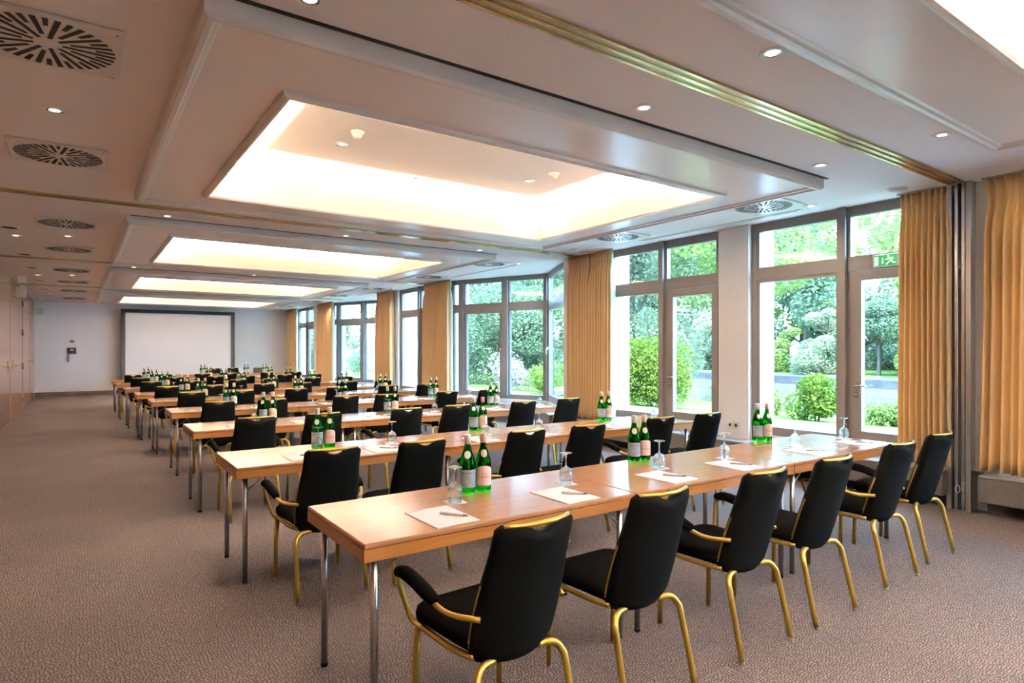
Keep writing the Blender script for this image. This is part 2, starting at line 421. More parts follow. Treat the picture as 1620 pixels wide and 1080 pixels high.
for y0 in UNITS:
    P, Q = (W, y0), (W, y0 + ULEN); bx, L = run(P, Q)
    wn[0] += 1
    wd = empty('window_%d' % wn[0], (0, 0, 0)); wd['kind'] = 'structure'
    def member(nm, *q): obj(nm, bx(*q).mesh(nm, 'frame'), wd)
    member('head', 0, L, 0, .1, ZH, H); member('bottom_rail', 0, L, 0, .1, ZB, ZB + .06)
    member('jamb', 0, .05, -.005, .1, ZB + .06, ZH); member('jamb', L - .07, L, -.005, .1, ZB + .06, ZH)
    member('mullion', .94, 1.02, -.05, .1, ZB, H)
    member('transom', .05, .94, -.01, .1, ZT0 - .01, ZT1); member('transom', 1.02, L - .07, -.01, .1, ZT0, ZT1)
    pane_unit(wd, bx, .05, .94, ZT1, ZH, .035); pane_unit(wd, bx, 1.02, L - .07, ZT1, ZH, .035)
    pane_unit(wd, bx, 1.02, L - .07, ZB + .06, ZT0, .04)
    dn[0] += 1
    dr = empty('door_%d' % dn[0], (0, 0, 0)); dr['kind'] = 'structure'
    pane_unit(dr, bx, .055, .885, ZB + .065, ZT0 - .02, .095, (-.012, .065))
    obj('door_post', bx(.89, .94, 0, .08, ZB, ZT0 - .01).mesh('door_post', 'frame'), wd)
    lever(dr, (W - .012, y0 + .84), (0, -1), 1.09)
for PQ in ((LINE[3], LINE[2]), (LINE[6], LINE[5])):
    bx, L = run(*PQ); wn[0] += 1
    wd = empty('window_%d' % wn[0]); wd['kind'] = 'structure'
    def member(nm, *q): obj(nm, bx(*q).mesh(nm, 'frame'), wd)
    member('head', 0, L, 0, .1, ZH, H); member('bottom_rail', 0, L, 0, .1, ZB, ZB + .06)
    for u0, u1, pr in ((0, .06, 0), (.26, .38, .03), (1.42, 1.56, .05), (L - .07, L, 0)): member('mullion', u0, u1, -pr, .1, ZB + .06, ZH)
    for u0, u1 in ((.06, .26), (.38, 1.42), (1.56, L - .07)):
        member('transom', u0, u1, -.005, .1, ZT0, ZT1)
        pane_unit(wd, bx, u0, u1, ZT1, ZH, .03)
        pane_unit(wd, bx, u0, u1, ZB + .06, ZT0, .075 if u0 == .38 else .035)
    P, Q = PQ; e = ((Q[0] - P[0]) / L, (Q[1] - P[1]) / L)
    mb = MB().box(-.014, .014, -.02, 0, -.03, .03).tube([(0, -.02, 0), (0, -.045, 0), (0, -.05, -.02), (0, -.05, -.12)], .008, 8)
    obj('window_handle', mb.mesh('window_handle', 'steel'), wd, (P[0] + e[0] * 1.385 - .004, P[1] + e[1] * 1.385 - .002, 1.50), (0, 0, math.atan2(e[1], e[0]) ))
for PQ in ((LINE[1], LINE[2]), (LINE[4], LINE[5])):
    bx, L = run(*PQ); wn[0] += 1
    wd = empty('window_%d' % wn[0]); wd['kind'] = 'structure'
    def member(nm, *q): obj(nm, bx(*q).mesh(nm, 'frame'), wd)
    member('head', 0, L, 0, .1, ZH, H); member('bottom_rail', 0, L, 0, .1, ZB, ZB + .06)
    member('mullion', 0, .07, 0, .1, ZB + .06, ZH); member('corner_post', L - .09, L + .05, -.03, .1, ZB, ZH)
    member('transom', .07, L - .09, -.005, .1, ZT0, ZT1)
    pane_unit(wd, bx, .07, L - .09, ZT1, ZH, .03); pane_unit(wd, bx, .07, L - .09, ZB + .06, ZT0, .07)
    P, Q = PQ; e = ((Q[0] - P[0]) / L, (Q[1] - P[1]) / L)
    mb = MB().box(-.014, .014, -.02, 0, -.03, .03).tube([(0, -.02, 0), (0, -.045, 0), (0, -.05, -.02), (0, -.05, -.12)], .008, 8)
    obj('window_handle', mb.mesh('window_handle', 'white'), wd, (P[0] + e[0] * (L - .13), P[1] + e[1] * (L - .13), 1.50), (0, 0, math.atan2(-e[1], -e[0])))

# left wall: lacquered wood panels, doors with hinges and brass handles
wl = bpy.data.objects['wall_left']
seams = [-4.0, -2.8, -1.6, -.4, .8, 2.0, 3.2, 4.4, 5.6, 6.8, 8.0, 9.2, 10.4, 11.6, 12.8, 13.75, 14.7, 15.55, 16.4, 17.3, 18.15, 19.75, 20.7, 21.6, 22.5, 23.35, 24.2, 24.58]
for i in range(len(seams) - 1):
    a, b = seams[i] + .006, seams[i + 1] - .006
    o_ = .012 if i % 3 else .02
    obj('panel', MB().bevbox(XL, XL + o_ + .012, a, b, .01, 2.50, .003).mesh('panel', 'panelwood'), wl)
    obj('frieze_panel', MB().bevbox(XL, XL + o_ + .012, a, b, 2.515, 2.995, .003).mesh('frieze_panel', 'panelwood'), wl)
xf = XL + .033
for y, z0, z1 in ((19.72, 2.55, 2.7), (19.72, 1.82, 1.98), (19.72, .98, 1.14), (19.72, .18, .34)):
    obj('hinge', MB().tube([(xf + .004, y, z0), (xf + .004, y, z1)], .012, 8).mesh('hinge', 'brass'), wl)
for y in (15.9, 17.0, 22.9):
    hp = obj('door_plate', box(xf - .01, xf + .006, y - .03, y + .03, 1.0, 1.24).mesh('door_plate', 'brass'), wl)
    obj('lever', MB().tube([(xf, y, 1.13), (xf + .05, y, 1.13), (xf + .06, y + .01, 1.13), (xf + .062, y + .12, 1.12)], .011, 8).mesh('lever', 'dark'), hp)
    obj('lever_neck', MB().tube([(xf, y, 1.13), (xf + .045, y, 1.13)], .016, 8).mesh('lever_neck', 'brass'), hp)

# garden ground outside, river, banks
G = .33
FAC = offset(LINE, .31)
struct('ground_path', MB().prism(FAC + [(9.6, YF), (9.6, YN)][0:0] + [(9.3, 24.6), (9.5, 16), (9.2, 8), (9.5, 0), (9.4, YN)], -.3, G), 'paving')
def strip(name, pts_near, pts_far, z0, z1, zb, m_):
    mb = MB(); n = len(pts_near)
    for i in range(n - 1):
        a, b, c_, d_ = pts_near[i], pts_far[i], pts_far[i + 1], pts_near[i + 1]
        v = [(*a, z0), (*b, z1), (*c_, z1), (*d_, z0), (*a, zb), (*b, zb), (*c_, zb), (*d_, zb)]
        mb.add(v, [(0, 1, 2, 3), (7, 6, 5, 4), (0, 4, 5, 1), (1, 5, 6, 2), (2, 6, 7, 3), (3, 7, 4, 0)])
    return struct(name, mb, m_)
Y_ = [-20, 0, 10, 24, 60, 110]
near = [(9.4, -20), (9.45, 0), (9.2, 10), (9.3, 24), (9.3, 60), (9.3, 110)]
b1 = [(14.5, -20), (14.5, 0), (15, 10), (20, 24), (26, 60), (30, 110)]
b2 = [(33, -20), (33, 0), (33, 10), (35, 24), (40, 60), (46, 110)]
b3 = [(120, y) for y in Y_]
strip('lawn_near', near, b1, G, -.1, -.6, 'grassmat')
strip('river_water', [(x - 1, y) for x, y in b1], [(x + 2, y) for x, y in b2], -.55, -.55, -.9, 'water')
strip('bank_wall', b2, [(x + 1.2, y) for x, y in b2], -.1, -.05, -.9, 'stone')
strip('lawn_far', [(x + 1.2, y) for x, y in b2], b3, -.05, 2.5, -.9, 'grassmat')
struct('ground_beyond', MB().box(-1.4, 9.3, 24.9, 110, -.3, G - .02), 'soil')

# ------------------------------------------------------------------ ceiling fittings
TRACKS = [2.26, 7.58, 12.9, 18.22]
tr = (MB().box(XL, W - .2, -.065, -.045, H - .014, H).box(XL, W - .2, -.012, .012, H - .014, H).box(XL, W - .2, .045, .065, H - .014, H))
tr1 = tr.mesh('rail', 'brass')
tr2 = MB().box(XL, W - .2, -.045, -.012, H - .004, H).box(XL, W - .2, .012, .045, H - .004, H).mesh('groove', 'alu')
for i, y in enumerate(TRACKS):
    r_ = tag(empty('partition_track', (0, y, 0)), 'brass sliding-wall rail across the ceiling, %s one' % ['nearest', 'second-nearest', 'third-nearest', 'farthest'][i], 'ceiling rail', 'partition rails in the ceiling')
    obj('rail', tr1, r_); obj('groove', tr2, r_)
dl_ring = MB().lathe([(.036, .0), (.05, -.006), (.062, -.008), (.066, -.002), (.066, .0)], 24, cap=False).mesh('ring', 'white')
dl_lamp = MB().lathe([(.0001, -.0045), (.030, -.004), (.034, .002)], 20, cap=False).mesh('lamp', 'lamp')
dl_can = MB().lathe([(.044, -.0045), (.040, -.002), (.032, -.0035)], 20, cap=False).mesh('reflector', 'steel')
beam = bpy.data.lights.new('downlight_beam', 'SPOT'); beam.energy = SPOT; beam.color = (1.0, .88, .74)
beam.spot_size = math.radians(125); beam.spot_blend = 1.0; beam.shadow_soft_size = .04
def downlight(x, y, z, label, group):
    place('downlight', [('ring', dl_ring), ('lamp', dl_lamp), ('reflector', dl_can)], (x, y, z), 0, label, 'downlight', group)
    if z < H + .1:
        o = bpy.data.objects.new('downlight_beam', beam); COL.objects.link(o); o.location = (x, y, z - .02)
GR = 'round recessed downlights'
cn = ['near the aisle', 'mid-room', 'near the windows']
for i, y in enumerate(TRACKS):
    for s_, yy in (('before', y - .44), ('beyond', y + .44)):
        for k, x in enumerate((.82, 2.92, 5.02)):
            downlight(x, yy, H - .001, 'recessed downlight %s, just %s the %s ceiling rail' % (cn[k], s_, ['nearest', 'second-nearest', 'third-nearest', 'farthest'][i]), GR)
for ci, y in enumerate(COFFERS[1:]):
    nm = ['nearest', 'second-nearest', 'third-nearest', 'farthest'][ci]
    for k, (dx, dy) in enumerate(((1.94, 1.66), (1.94, 2.52), (4.05, 1.66), (4.05, 2.52))):
        downlight(dx, y + dy, H + .329, 'small downlight inside the %s lit coffer, %s %s' % (nm, ['aisle', 'aisle', 'window'][k // 2 * 2] if k < 3 else 'window', ['near corner', 'far corner'][k % 2]), GR)
    downlight(-.13, y + 1.97, H - .001, 'downlight between the two aisle swirl vents beside the %s coffer' % nm, GR)
    downlight(-.7, y + 2.3, H - .001, 'downlight near the wood wall beside the %s coffer' % nm, GR)
    downlight(6.36, y + .6, H - .001, 'downlight by the window slot beside the %s coffer' % nm, GR)
    for k, dx in enumerate((1.94, 4.09)):
        pr = [('base', MB().lathe([(.055, 0), (.055, -.012), (.048, -.018)], 20).mesh('base', 'white')), ('sensor_head', MB().lathe([(.036, -.018), (.040, -.034), (.03, -.052), (.012, -.058), (.0001, -.058)], 20).mesh('sensor_head', 'cream'))]
        place('smoke_detector', pr, (dx, y + 2.13, H + .329), 0, 'white smoke detector inside the %s lit coffer, %s half' % (nm, ['aisle', 'window'][k]), 'smoke detector', 'smoke detectors in the coffers')
    for k, dx in enumerate((2.98, 4.66)):
        pr = [('escutcheon', MB().lathe([(.03, 0), (.028, -.008), (.012, -.012)], 16).mesh('escutcheon', 'steel')), ('nozzle', MB().lathe([(.006, -.012), (.006, -.03), (.014, -.032), (.014, -.035)], 12).mesh('nozzle', 'steel'))]
        place('sprinkler', pr, (dx, y + 3.15, H + .329), 0, 'small ceiling sprinkler at far edge of the %s coffer, %s' % (nm, ['centre', 'window end']  [k]), 'sprinkler', 'sprinklers in the coffers')
# swirl vents
VS = .31
plate = MB().bevbox(-VS, VS, -VS, VS, -.018, 0, .005).mesh('plate', 'rim')
mb = MB()
for i in range(36):
    a = 2 * PI * (i + .0) / 36; r0 = .20 if i % 2 else (.06 if i % 4 == 0 else .10)
    r1 = .282; cw = .0125; ca, sa = math.cos(a), math.sin(a)
    pts = [(r0, -cw * .75), (r1, -cw), (r1, cw), (r0, cw * .75)]
    mb.prism([(x * ca - y * sa, x * sa + y * ca) for x, y in pts], -.0195, -.006)
slots = mb.mesh('swirl_slots', 'gap')
screw = MB()
for sx in (-1, 1):
    for sy in (-1, 1): screw.lathe([(.006, -.018), (.005, -.021), (.0001, -.021)], 8, c=(sx * .28, sy * .28, 0))
screw = screw.mesh('screws', 'steel')
def vent(x, y, label):
    place('swirl_vent', [('plate', plate, [('swirl_slots', slots), ('screw', screw)])], (x, y, H), 0, label, 'air vent', 'square swirl air vents')
VY = [3.80, 5.96, 9.15, 11.47, 14.5, 16.93, 19.43, 22.3]
for k, y in enumerate(VY):
    o_ = ['first', 'second', 'third', 'fourth', 'fifth', 'sixth', 'seventh', 'eighth'][k]
    vent(-.13, y, '%s square swirl vent along the aisle ceiling, counted from nearest' % o_)
    vent(5.93, y, '%s square swirl vent along the window side ceiling, counted from nearest' % o_)
sl = MB().box(-.035, -.012, 0, 1, -.008, 0).box(.012, .035, 0, 1, -.008, 0).box(-.035, .035, -.02, 0, -.008, 0).box(-.035, .035, 1, 1.02, -.008, 0).mesh('slot_frame', 'white')
sg = MB().box(-.012, .012, 0, 1, -.003, 0).mesh('slot', 'gap')
for k, (a, b) in enumerate(((3.72, 6.0), (9.05, 11.3), (14.4, 16.6), (19.7, 22.0))):
    r_ = place('slot_diffuser', [('slot_frame', sl), ('slot', sg)], (6.45, a, H), 0, 'long narrow air slot in the ceiling by the windows, %s' % ['nearest', 'second-nearest', 'third-nearest', 'farthest'][k], 'air slot', 'linear air slots')
    r_.scale = (1, b - a, 1)
dome = MB().lathe([(.075, 0), (.072, -.015), (.05, -.032), (.0001, -.04)], 20).mesh('dome', 'white'); dbase = MB().lathe([(.09, 0), (.09, -.006), (.075, -.008)], 20).mesh('base', 'white')
for k, (x, y) in enumerate(((6.36, 2.68), (6.21, 7.15), (6.2, 12.6))):
    place('ceiling_sensor', [('base', dbase), ('dome', dome)], (x, y, H), 0, 'white domed ceiling sensor above the curtains, %s' % ['nearest', 'second-nearest', 'farthest'][k], 'sensor', 'ceiling sensors')
spk = MB().lathe([(.0001, -.006), (.085, -.006)], 24, cap=False).mesh('grille', 'gap'); spr = MB().lathe([(.085, -.0065), (.10, -.006), (.104, 0)], 24, cap=False).mesh('rim', 'ceiling')
for k, y in enumerate((9.9, 12.55, 14.5, 17.05, 19.45, 21.4)):
    place('ceiling_speaker', [('rim', spr), ('grille', spk)], (-.72, y, H), 0, '%s dark round ceiling speaker along the wood wall, counted from nearest' % SEAT[k], 'speaker', 'round ceiling speakers')
hb = MB().box(-.07, .07, -.05, .05, -.14, 0).mesh('housing', 'white')
for k, (x, y) in enumerate(((-.98, 16.38), (-.9, 22.6))):
    place('ceiling_lamp_box', [('housing', hb), ('bracket', MB().box(-.02, .02, -.02, .02, -.16, -.14).mesh('bracket', 'steel'))], (x, y, H), 0, 'small white box hung from the ceiling near the wood wall, %s' % ['nearer', 'farther'][k], 'ceiling box', 'ceiling boxes')
for k, y in enumerate((16.56, 24.2)):
    place('wall_box', [('housing', MB().bevbox(.10, .28, -.05, .05, -.11, .11, .008).mesh('housing', 'cream')), ('arm', MB().tube([(0.03, 0, -.06), (.12, 0, -.06)], .014, 8).mesh('arm', 'cream'))], (XL, y, 2.68), 0, 'cream box on a short arm high on the wood wall, %s' % ['nearer one', 'farther one'][k], 'wall box', 'cream wall boxes')

# ------------------------------------------------------------------ window side: ledge, curtains, partition post, exit sign
def ledge(a, b, label):
    r_ = tag(empty('window_ledge', (0, a, 0)), label, 'ledge', 'carpeted ledges under the windows')
    L = b - a
    obj('box_front', MB().bevbox(6.46, W, 0, L, .13, .352, .006).mesh('box_front', 'benchcarpet'), r_)
    obj('ledge_top', MB().bevbox(6.45, W, 0, L, .352, .37, .004).mesh('ledge_top', 'ledge'), r_)
    obj('toe_kick', MB().box(6.66, W, 0, L, 0, .13).mesh('toe_kick', 'gap'), r_)
ledge(YN, 2.06, 'dark grey carpeted ledge box below the nearest curtain')
ledge(2.34, 8.0, 'dark grey carpeted ledge box below the near doors and white pier')
ledge(12.0, 15.9, 'dark grey carpeted ledge box between the two window bays')
ledge(19.9, YF - .02, 'dark grey carpeted ledge box at the far end of the windows')
for i, (P0, P1, P2, nm) in enumerate(((LINE[1], LINE[2], LINE[3], 'nearer'), (LINE[4], LINE[5], LINE[6], 'farther'))):
    ln = [P0, P1, P2]; A = offset(ln, 0); B = offset(ln, -.30)
    r_ = tag(empty('window_ledge', (0, 0, 0)), 'ledge following the angled window bay, %s bay' % nm, 'ledge', 'carpeted ledges under the windows')
    m1, m2 = MB(), MB()
    for k in range(2):
        q = [B[k], A[k], A[k + 1], B[k + 1]]
        m1.prism(q, 0, .352); m2.prism(q, .352, .37)
    obj('box_front', m1.mesh('box_front', 'benchcarpet'), r_); obj('ledge_top', m2.mesh('ledge_top', 'ledge'), r_)

def curtain(y0, y1, x, pleats, seed, label, lining=0, z0=.388):
    rr = random.Random(seed); N = pleats * 10; NZ = 26
    ph = [rr.uniform(-.5, .5) for _ in range(pleats + 2)]; am = [rr.uniform(.6, 1.25) for _ in range(pleats + 2)]
    ztop = H - .012
    def off(u, f):
        k = u * pleats; i = int(k); fr = k - i
        wv = math.sin(2 * PI * (k + ph[i] * .25 * (1 - fr) + ph[i + 1] * .25 * fr * 1)) * (am[i] * (1 - fr) + am[i + 1] * fr)
        w2 = math.sin(2 * PI * k * 2 + seed) * .35
        return (.020 + .044 * f) * wv + .012 * (1 - f) * w2
    rows = []
    for j in range(NZ + 1):
        f = j / NZ; z = ztop - (ztop - z0) * f
        spread = 1 + .05 * f * f - .04 * math.sin(PI * min(f * 6, 1))
        pinch = .45 if .05 < f < .09 else 1.0
        row = []
        for i in range(N + 1):
            u = i / N; yc = (y0 + y1) / 2 + (u - .5) * (y1 - y0) * spread
            row.append((x + off(u, min(1, f * 5)) * pinch, yc + .003 * math.sin(5 * f + i * .1 + seed), z + (.012 * math.sin(u * 21 + seed) if j == NZ else 0)))
        rows.append(row)
    def cloth(dx, mname, i0, i1):
        mb = MB(); n = i1 - i0 + 1
        v = [(p[0], p[1], p[2]) for r_ in rows for p in r_[i0:i1 + 1]]; v += [(p[0] + dx, p[1], p[2]) for r_ in rows for p in r_[i0:i1 + 1]]
        o_ = (NZ + 1) * n; f = []
        for j in range(NZ):
            for i in range(n - 1):
                a = j * n + i; f.append((a, a + n, a + n + 1, a + 1)); f.append((a + o_, a + 1 + o_, a + n + 1 + o_, a + n + o_))
            a, b = j * n, j * n + n - 1
            f.append((a, a + o_, a + n + o_, a + n)); f.append((b, b + n, b + n + o_, b + o_))
        for i in range(n - 1):
            f.append((i, i + 1, i + 1 + o_, i + o_)); a = NZ * n + i; f.append((a, a + o_, a + 1 + o_, a + 1))
        mb.add(v, f, True); return mb.mesh('drape', mname)
    r_ = tag(empty('curtain', (0, 0, 0)), label, 'curtain', 'gold curtains along the windows')
    obj('drape', cloth(.004, 'curtain', 0, N), r_)
    if lining: obj('lining', cloth(.012, 'lining', 0, N // 5), r_).location.x = .012
    hk = MB().box(x - .012, x + .012, y0 - .02, y1 + .02, H - .014, H)
    obj('curtain_rail', hk.mesh('curtain_rail', 'alu'), r_)
curtain(.75, 2.06, 6.60, 20, 1, 'gold curtain nearest, right of the metal post')
curtain(2.30, 2.76, 6.60, 9, 2, 'gold curtain between the exit door and the metal post')
curtain(6.76, 7.22, 6.60, 8, 3, 'gold curtain beside the green hedge window, window side of the pair', 1)
curtain(7.26, 7.76, 6.60, 9, 4, 'gold curtain at the start of the nearer angled bay')
curtain(11.75, 12.30, 6.60, 8, 5, 'gold curtain at the far end of the nearer bay', 1)
curtain(12.33, 12.95, 6.60, 9, 15, 'gold curtain just beyond the nearer bay, over the door')
curtain(14.75, 15.75, 6.60, 12, 6, 'gold curtain at the near end of the farther bay', 1)
curtain(19.35, 20.85, 6.60, 16, 7, 'gold curtain at the far end of the farther bay', 1)
curtain(23.35, 24.5, 6.60, 12, 8, 'gold curtain in the far corner by the white wall', 1)

r_ = tag(empty('partition_post', (6.68, 2.26, 0)), 'grey metal channel post between the two nearest curtains', 'post')
obj('channel', MB().box(-.10, .06, -.10, -.06, 0, H).box(-.10, .06, .05, .09, 0, H).mesh('channel', 'alu'), r_)
obj('inner_channel', MB().box(-.06, .06, -.06, .05, 0, H).mesh('inner_channel', 'gap'), r_)
obj('guide_strip', MB().box(-.075, -.06, -.045, -.02, 0, H).box(-.075, -.06, .01, .035, 0, H).mesh('guide_strip', 'steel'), r_)
obj('latch', MB().box(-.085, -.06, -.02, .01, 2.05, 2.12).box(-.085, -.06, -.02, .01, 2.22, 2.27).mesh('latch', 'dark'), r_)
r_ = tag(empty('pull_cord', (6.53, 2.245, .16)), 'thin white curtain pull cord with loop beside metal post', 'cord')
obj('cord', MB().tube([(0, 0, 2.8), (0, 0, .08)], .0025, 6).mesh('cord', 'white'), r_)
obj('loop', MB().tube([(0, .018 * math.cos(a), .045 + .035 * math.sin(a)) for a in [2 * PI * k / 14 for k in range(14)]], .003, 6, closed=True).mesh('loop', 'white'), r_)

ex = tag(empty('exit_sign', (W - .012, 2.94, 2.38)), 'green emergency exit sign with running figure on the door transom', 'sign')
obj('housing', MB().bevbox(-.022, 0, -.15, .125, -.062, .068, .003).mesh('housing', 'white'), ex)
obj('green_panel', box(-.025, -.021, -.105, .115, -.052, .058).mesh('green_panel', 'exitgreen'), ex)
def flat(pts, x0, x1): # polygon in (right, up): right = -y
    n = len(pts); v = [(x0, -a, b) for a, b in pts] + [(x1, -a, b) for a, b in pts]
    f = [tuple(range(n)), tuple(range(2 * n - 1, n - 1, -1))] + [(i, n + i, n + (i + 1) % n, (i + 1) % n) for i in range(n)]
    return MB().add(v, f)
obj('door_symbol', flat([(-.105, -.045), (-.07, -.045), (-.07, .045), (-.105, .045)], -.0275, -.024).mesh('door_symbol', 'exitwhite'), ex)
mb = flat([(-.032, .03), (-.032, -.012), (-.042, -.012), (-.028, -.034), (-.014, -.012), (-.024, -.012), (-.024, .03)], -.0275, -.024)
obj('arrow', mb.mesh('arrow', 'exitwhite'), ex)
mb = MB()
for pl, wd_ in (([(.036, .022), (.052, .002), (.060, -.012)], .013), ([(.034, .024), (.012, .008), (-.002, .014)], .006), ([(.040, .024), (.062, .026), (.075, .010)], .006),
                ([(.050, .0), (.032, -.016), (.006, -.040)], .008), ([(.058, -.010), (.070, -.026), (.095, -.028)], .008)):
    mb.tube([(-.0255, -a, b) for a, b in pl], wd_ * .8, 6)
mb.lathe([(.0001, -.01), (.008, -.006), (.010, 0), (.008, .006), (.0001, .01)], 10, c=(-.0255, -.026, .043))
obj('running_figure', mb.mesh('running_figure', 'exitwhite'), ex)

so = tag(empty('wall_socket', (W - .07, 4.70, .53)), 'double beige socket low on the white pier between doors', 'socket')
pl = obj('cover_plate', MB().bevbox(-.012, 0, -.085, .085, -.042, .042, .004).mesh('cover_plate', 'cream'), so)
for s_ in (-1, 1):
    obj('socket_well', MB().lathe([(.02, .0), (.02, .003), (.0001, .003)], 16).mesh('socket_well', 'gap'), pl, (-.0125, s_ * .042, 0), (0, -PI / 2, 0))

# ------------------------------------------------------------------ back wall: screen, telephone
s_ = tag(empty('projection_screen', (2.87, 24.15, 0)), 'large white projection screen in black frame at the far wall', 'screen')
for nm, q in (('frame_post', (-1.75, -1.63, -.04, .04, 0, 2.83)), ('frame_post', (1.63, 1.75, -.04, .04, 0, 2.83)), ('frame_top', (-1.63, 1.63, -.04, .04, 2.71, 2.83)), ('frame_bottom', (-1.63, 1.63, -.04, .04, .45, .57))):
    obj(nm, box(*q).mesh(nm, 'sframe'), s_)
obj('projection_surface', box(-1.63, 1.63, -.005, .005, .57, 2.71).mesh('projection_surface', 'screen'), s_)
obj('skirt', box(-1.63, 1.63, .0, .01, .02, .45).mesh('skirt', 'sframe'), s_)
for x in (-1.69, 1.69): obj('foot', box(x - .05, x + .05, -.3, .3, 0, .03).mesh('foot', 'sframe'), s_)
ph = tag(empty('wall_telephone', (-.22, YF, 1.44)), 'black wall telephone with hanging cord on the far white wall', 'telephone')
obj('phone_body', MB().bevbox(-.11, .13, -.06, 0, -.10, .10, .008).mesh('phone_body', 'dark'), ph)
obj('handset', MB().tube([(-.075, -.075, -.085), (-.085, -.09, 0), (-.075, -.075, .085)], [.026, .017, .026], 8, 4).mesh('handset', 'dark'), ph)
obj('display', box(-.02, .05, -.064, -.059, .0, .05).mesh('display', 'steel'), ph)
obj('cord', MB().tube([(-.09, -.05, -.09), (-.115, -.05, -.24), (-.095, -.05, -.36), (-.065, -.05, -.34), (-.06, -.05, -.22), (-.05, -.04, -.10)], .010, 6, 4).mesh('cord', 'dark'), ph)
wp = tag(empty('wall_switch', (-.20, YF, 1.74)), 'small dark switch plate above the wall telephone', 'switch')
obj('plate', MB().bevbox(-.06, .06, -.012, 0, -.04, .04, .003).mesh('plate', 'dark'), wp)
obj('rocker', box(-.05, -.005, -.016, -.012, -.03, .03).mesh('rocker', 'steel'), wp); obj('rocker', box(.005, .05, -.016, -.012, -.03, .03).mesh('rocker', 'steel'), wp)
cd = tag(empty('cable_duct', (XL, YF, 1.40)), 'slim white cable duct from the corner to the wall telephone', 'cable duct')
obj('duct', box(.04, .86, -.018, 0, -.03, .02).mesh('duct', 'white'), cd); obj('duct_lid', box(.04, .86, -.022, -.018, -.022, .012).mesh('duct_lid', 'wall'), cd)

# ------------------------------------------------------------------ folding tables
TL, TD, TH = 1.452, .70, .74
top_me = MB().bevbox(0, TL - .004, 0, TD, TH - .022, TH, .005).mesh('tabletop', 'beech')
eb_f = MB().box(.001, TL - .005, .001, .021, TH - .07, TH - .022).mesh('edge_board', 'edge')
eb_s = MB().box(.001, .021, .022, TD - .022, TH - .07, TH - .022).mesh('edge_board', 'edge')
leg_me = MB().tube([(0, 0, .012), (0, 0, TH - .023)], .0155, 12).mesh('leg', 'chrome')
foot_me = MB().lathe([(.0165, 0), (.0165, .016), (.0158, .02)], 12).mesh('foot_cap', 'rubber')
brace_me = {}
for sx in (-1, 1): brace_me[sx] = MB().tube([(0, 0, .585), (sx * .03, 0, .60), (sx * .16, 0, TH - .04), (sx * .18, 0, TH - .023)], .005, 6, 3).mesh('brace', 'chrome')
cross_me = MB().box(-.025, .025, -.27, .27, TH - .045, TH - .022).mesh('leg_plate', 'gap')
def table(x, y, label, group):
    r_ = tag(empty('folding_table', (x, y, 0)), label, 'table', group)
    obj('tabletop', top_me, r_)
    obj('edge_board', eb_f, r_); obj('edge_board', eb_f, r_, (0, TD - .022, 0)); obj('edge_board', eb_s, r_); obj('edge_board', eb_s, r_, (TL - .026, 0, 0))
    for ix, lx in ((1, .062), (-1, TL - .066)):
        obj('leg_plate', cross_me, r_, (lx, TD / 2, 0))
        for ly in (.055, TD - .055):
            lg = obj('leg', leg_me, r_, (lx, ly, 0)); obj('foot_cap', foot_me, lg); obj('brace', brace_me[ix], lg)
    return r_
ROWY = [2.20, 4.08, 6.13, 8.07, 9.93, 11.60, 13.50, 15.40, 17.25]
ROWX = [.87, .79, .83, .87, .83, .76, .69, .64, .63]
for r, (y, x) in enumerate(zip(ROWY, ROWX)):
    for k in range(3):
        table(x + k * TL, y + (R.uniform(-.006, .006) if k else 0), '%s beech folding table of the %s table row' % (TAB[k], ORD[r]), 'beech folding tables in rows')

# ------------------------------------------------------------------ chairs
def backrest():
    Nu, Nv = 18, 14; rl_f, rl_b = [], []
    def pt(u, v, front):
        hw = .180 + .012 * math.sin(PI * min(v * 1.3, 1)) - .010 * v
        x = hw * u
        zb = .388 - .022 * (1 - u * u); zt = .880 - .032 * max(0, 1 - (abs(u) / .40) ** 2) * max(0, (v - .7) / .3)
        if abs(u) > .86:
            c_ = (abs(u) - .86) / .14; zb += .024 * c_ * c_; zt -= .016 * c_ * c_
        z = zb + (zt - zb) * v
        y = -.150 - .150 * v + .052 * u * u
        e = min(1, (1 - abs(u)) / .10, v / .06, (1 - v) / .06); e = max(0, e)
        th = .020 + .026 * math.sqrt(1 - (1 - e) ** 2) if front else .004 + .012 * math.sqrt(1 - (1 - e) ** 2)
        n = Vector((-.25 * u, 1, .33)).normalized() * (th if front else -th)
        return (x + n.x, y + n.y, z + n.z)
    mb = MB(); v = []; f = []
    for fr in (0, 1):
        for j in range(Nv + 1):
            for i in range(Nu + 1): v.append(pt(-1 + 2 * i / Nu, j / Nv, fr))
    n = Nu + 1; o_ = n * (Nv + 1)
    fb, ff = [], []
    for j in range(Nv):
        for i in range(Nu):
            a = j * n + i; fb.append((a, a + 1, a + n + 1, a + n)); ff.append((a + o_, a + n + o_, a + n + 1 + o_, a + 1 + o_))
    side = []
    for j in range(Nv):
        a, b = j * n, j * n + Nu; side.append((a, a + n, a + n + o_, a + o_)); side.append((b, b + o_, b + n + o_, b + n))
    for i in range(Nu):
        side.append((i, i + o_, i + 1 + o_, i + 1)); a = Nv * n + i; side.append((a, a + 1, a + 1 + o_, a + o_))
    mb.add(v, fb + ff + side, True); return mb, pt
bm_, bpt = backrest()
ch_back = bm_.mesh('backrest', 'shellfab')
ch_rail = MB().tube([(bpt(u, 1, 0)[0], bpt(u, 1, 0)[1] + .012, .882 - .003 * abs(u)) for u in [-.84 + 1.68 * k / 14 for k in range(15)]], .0095, 8).mesh('top_rail', 'gold')
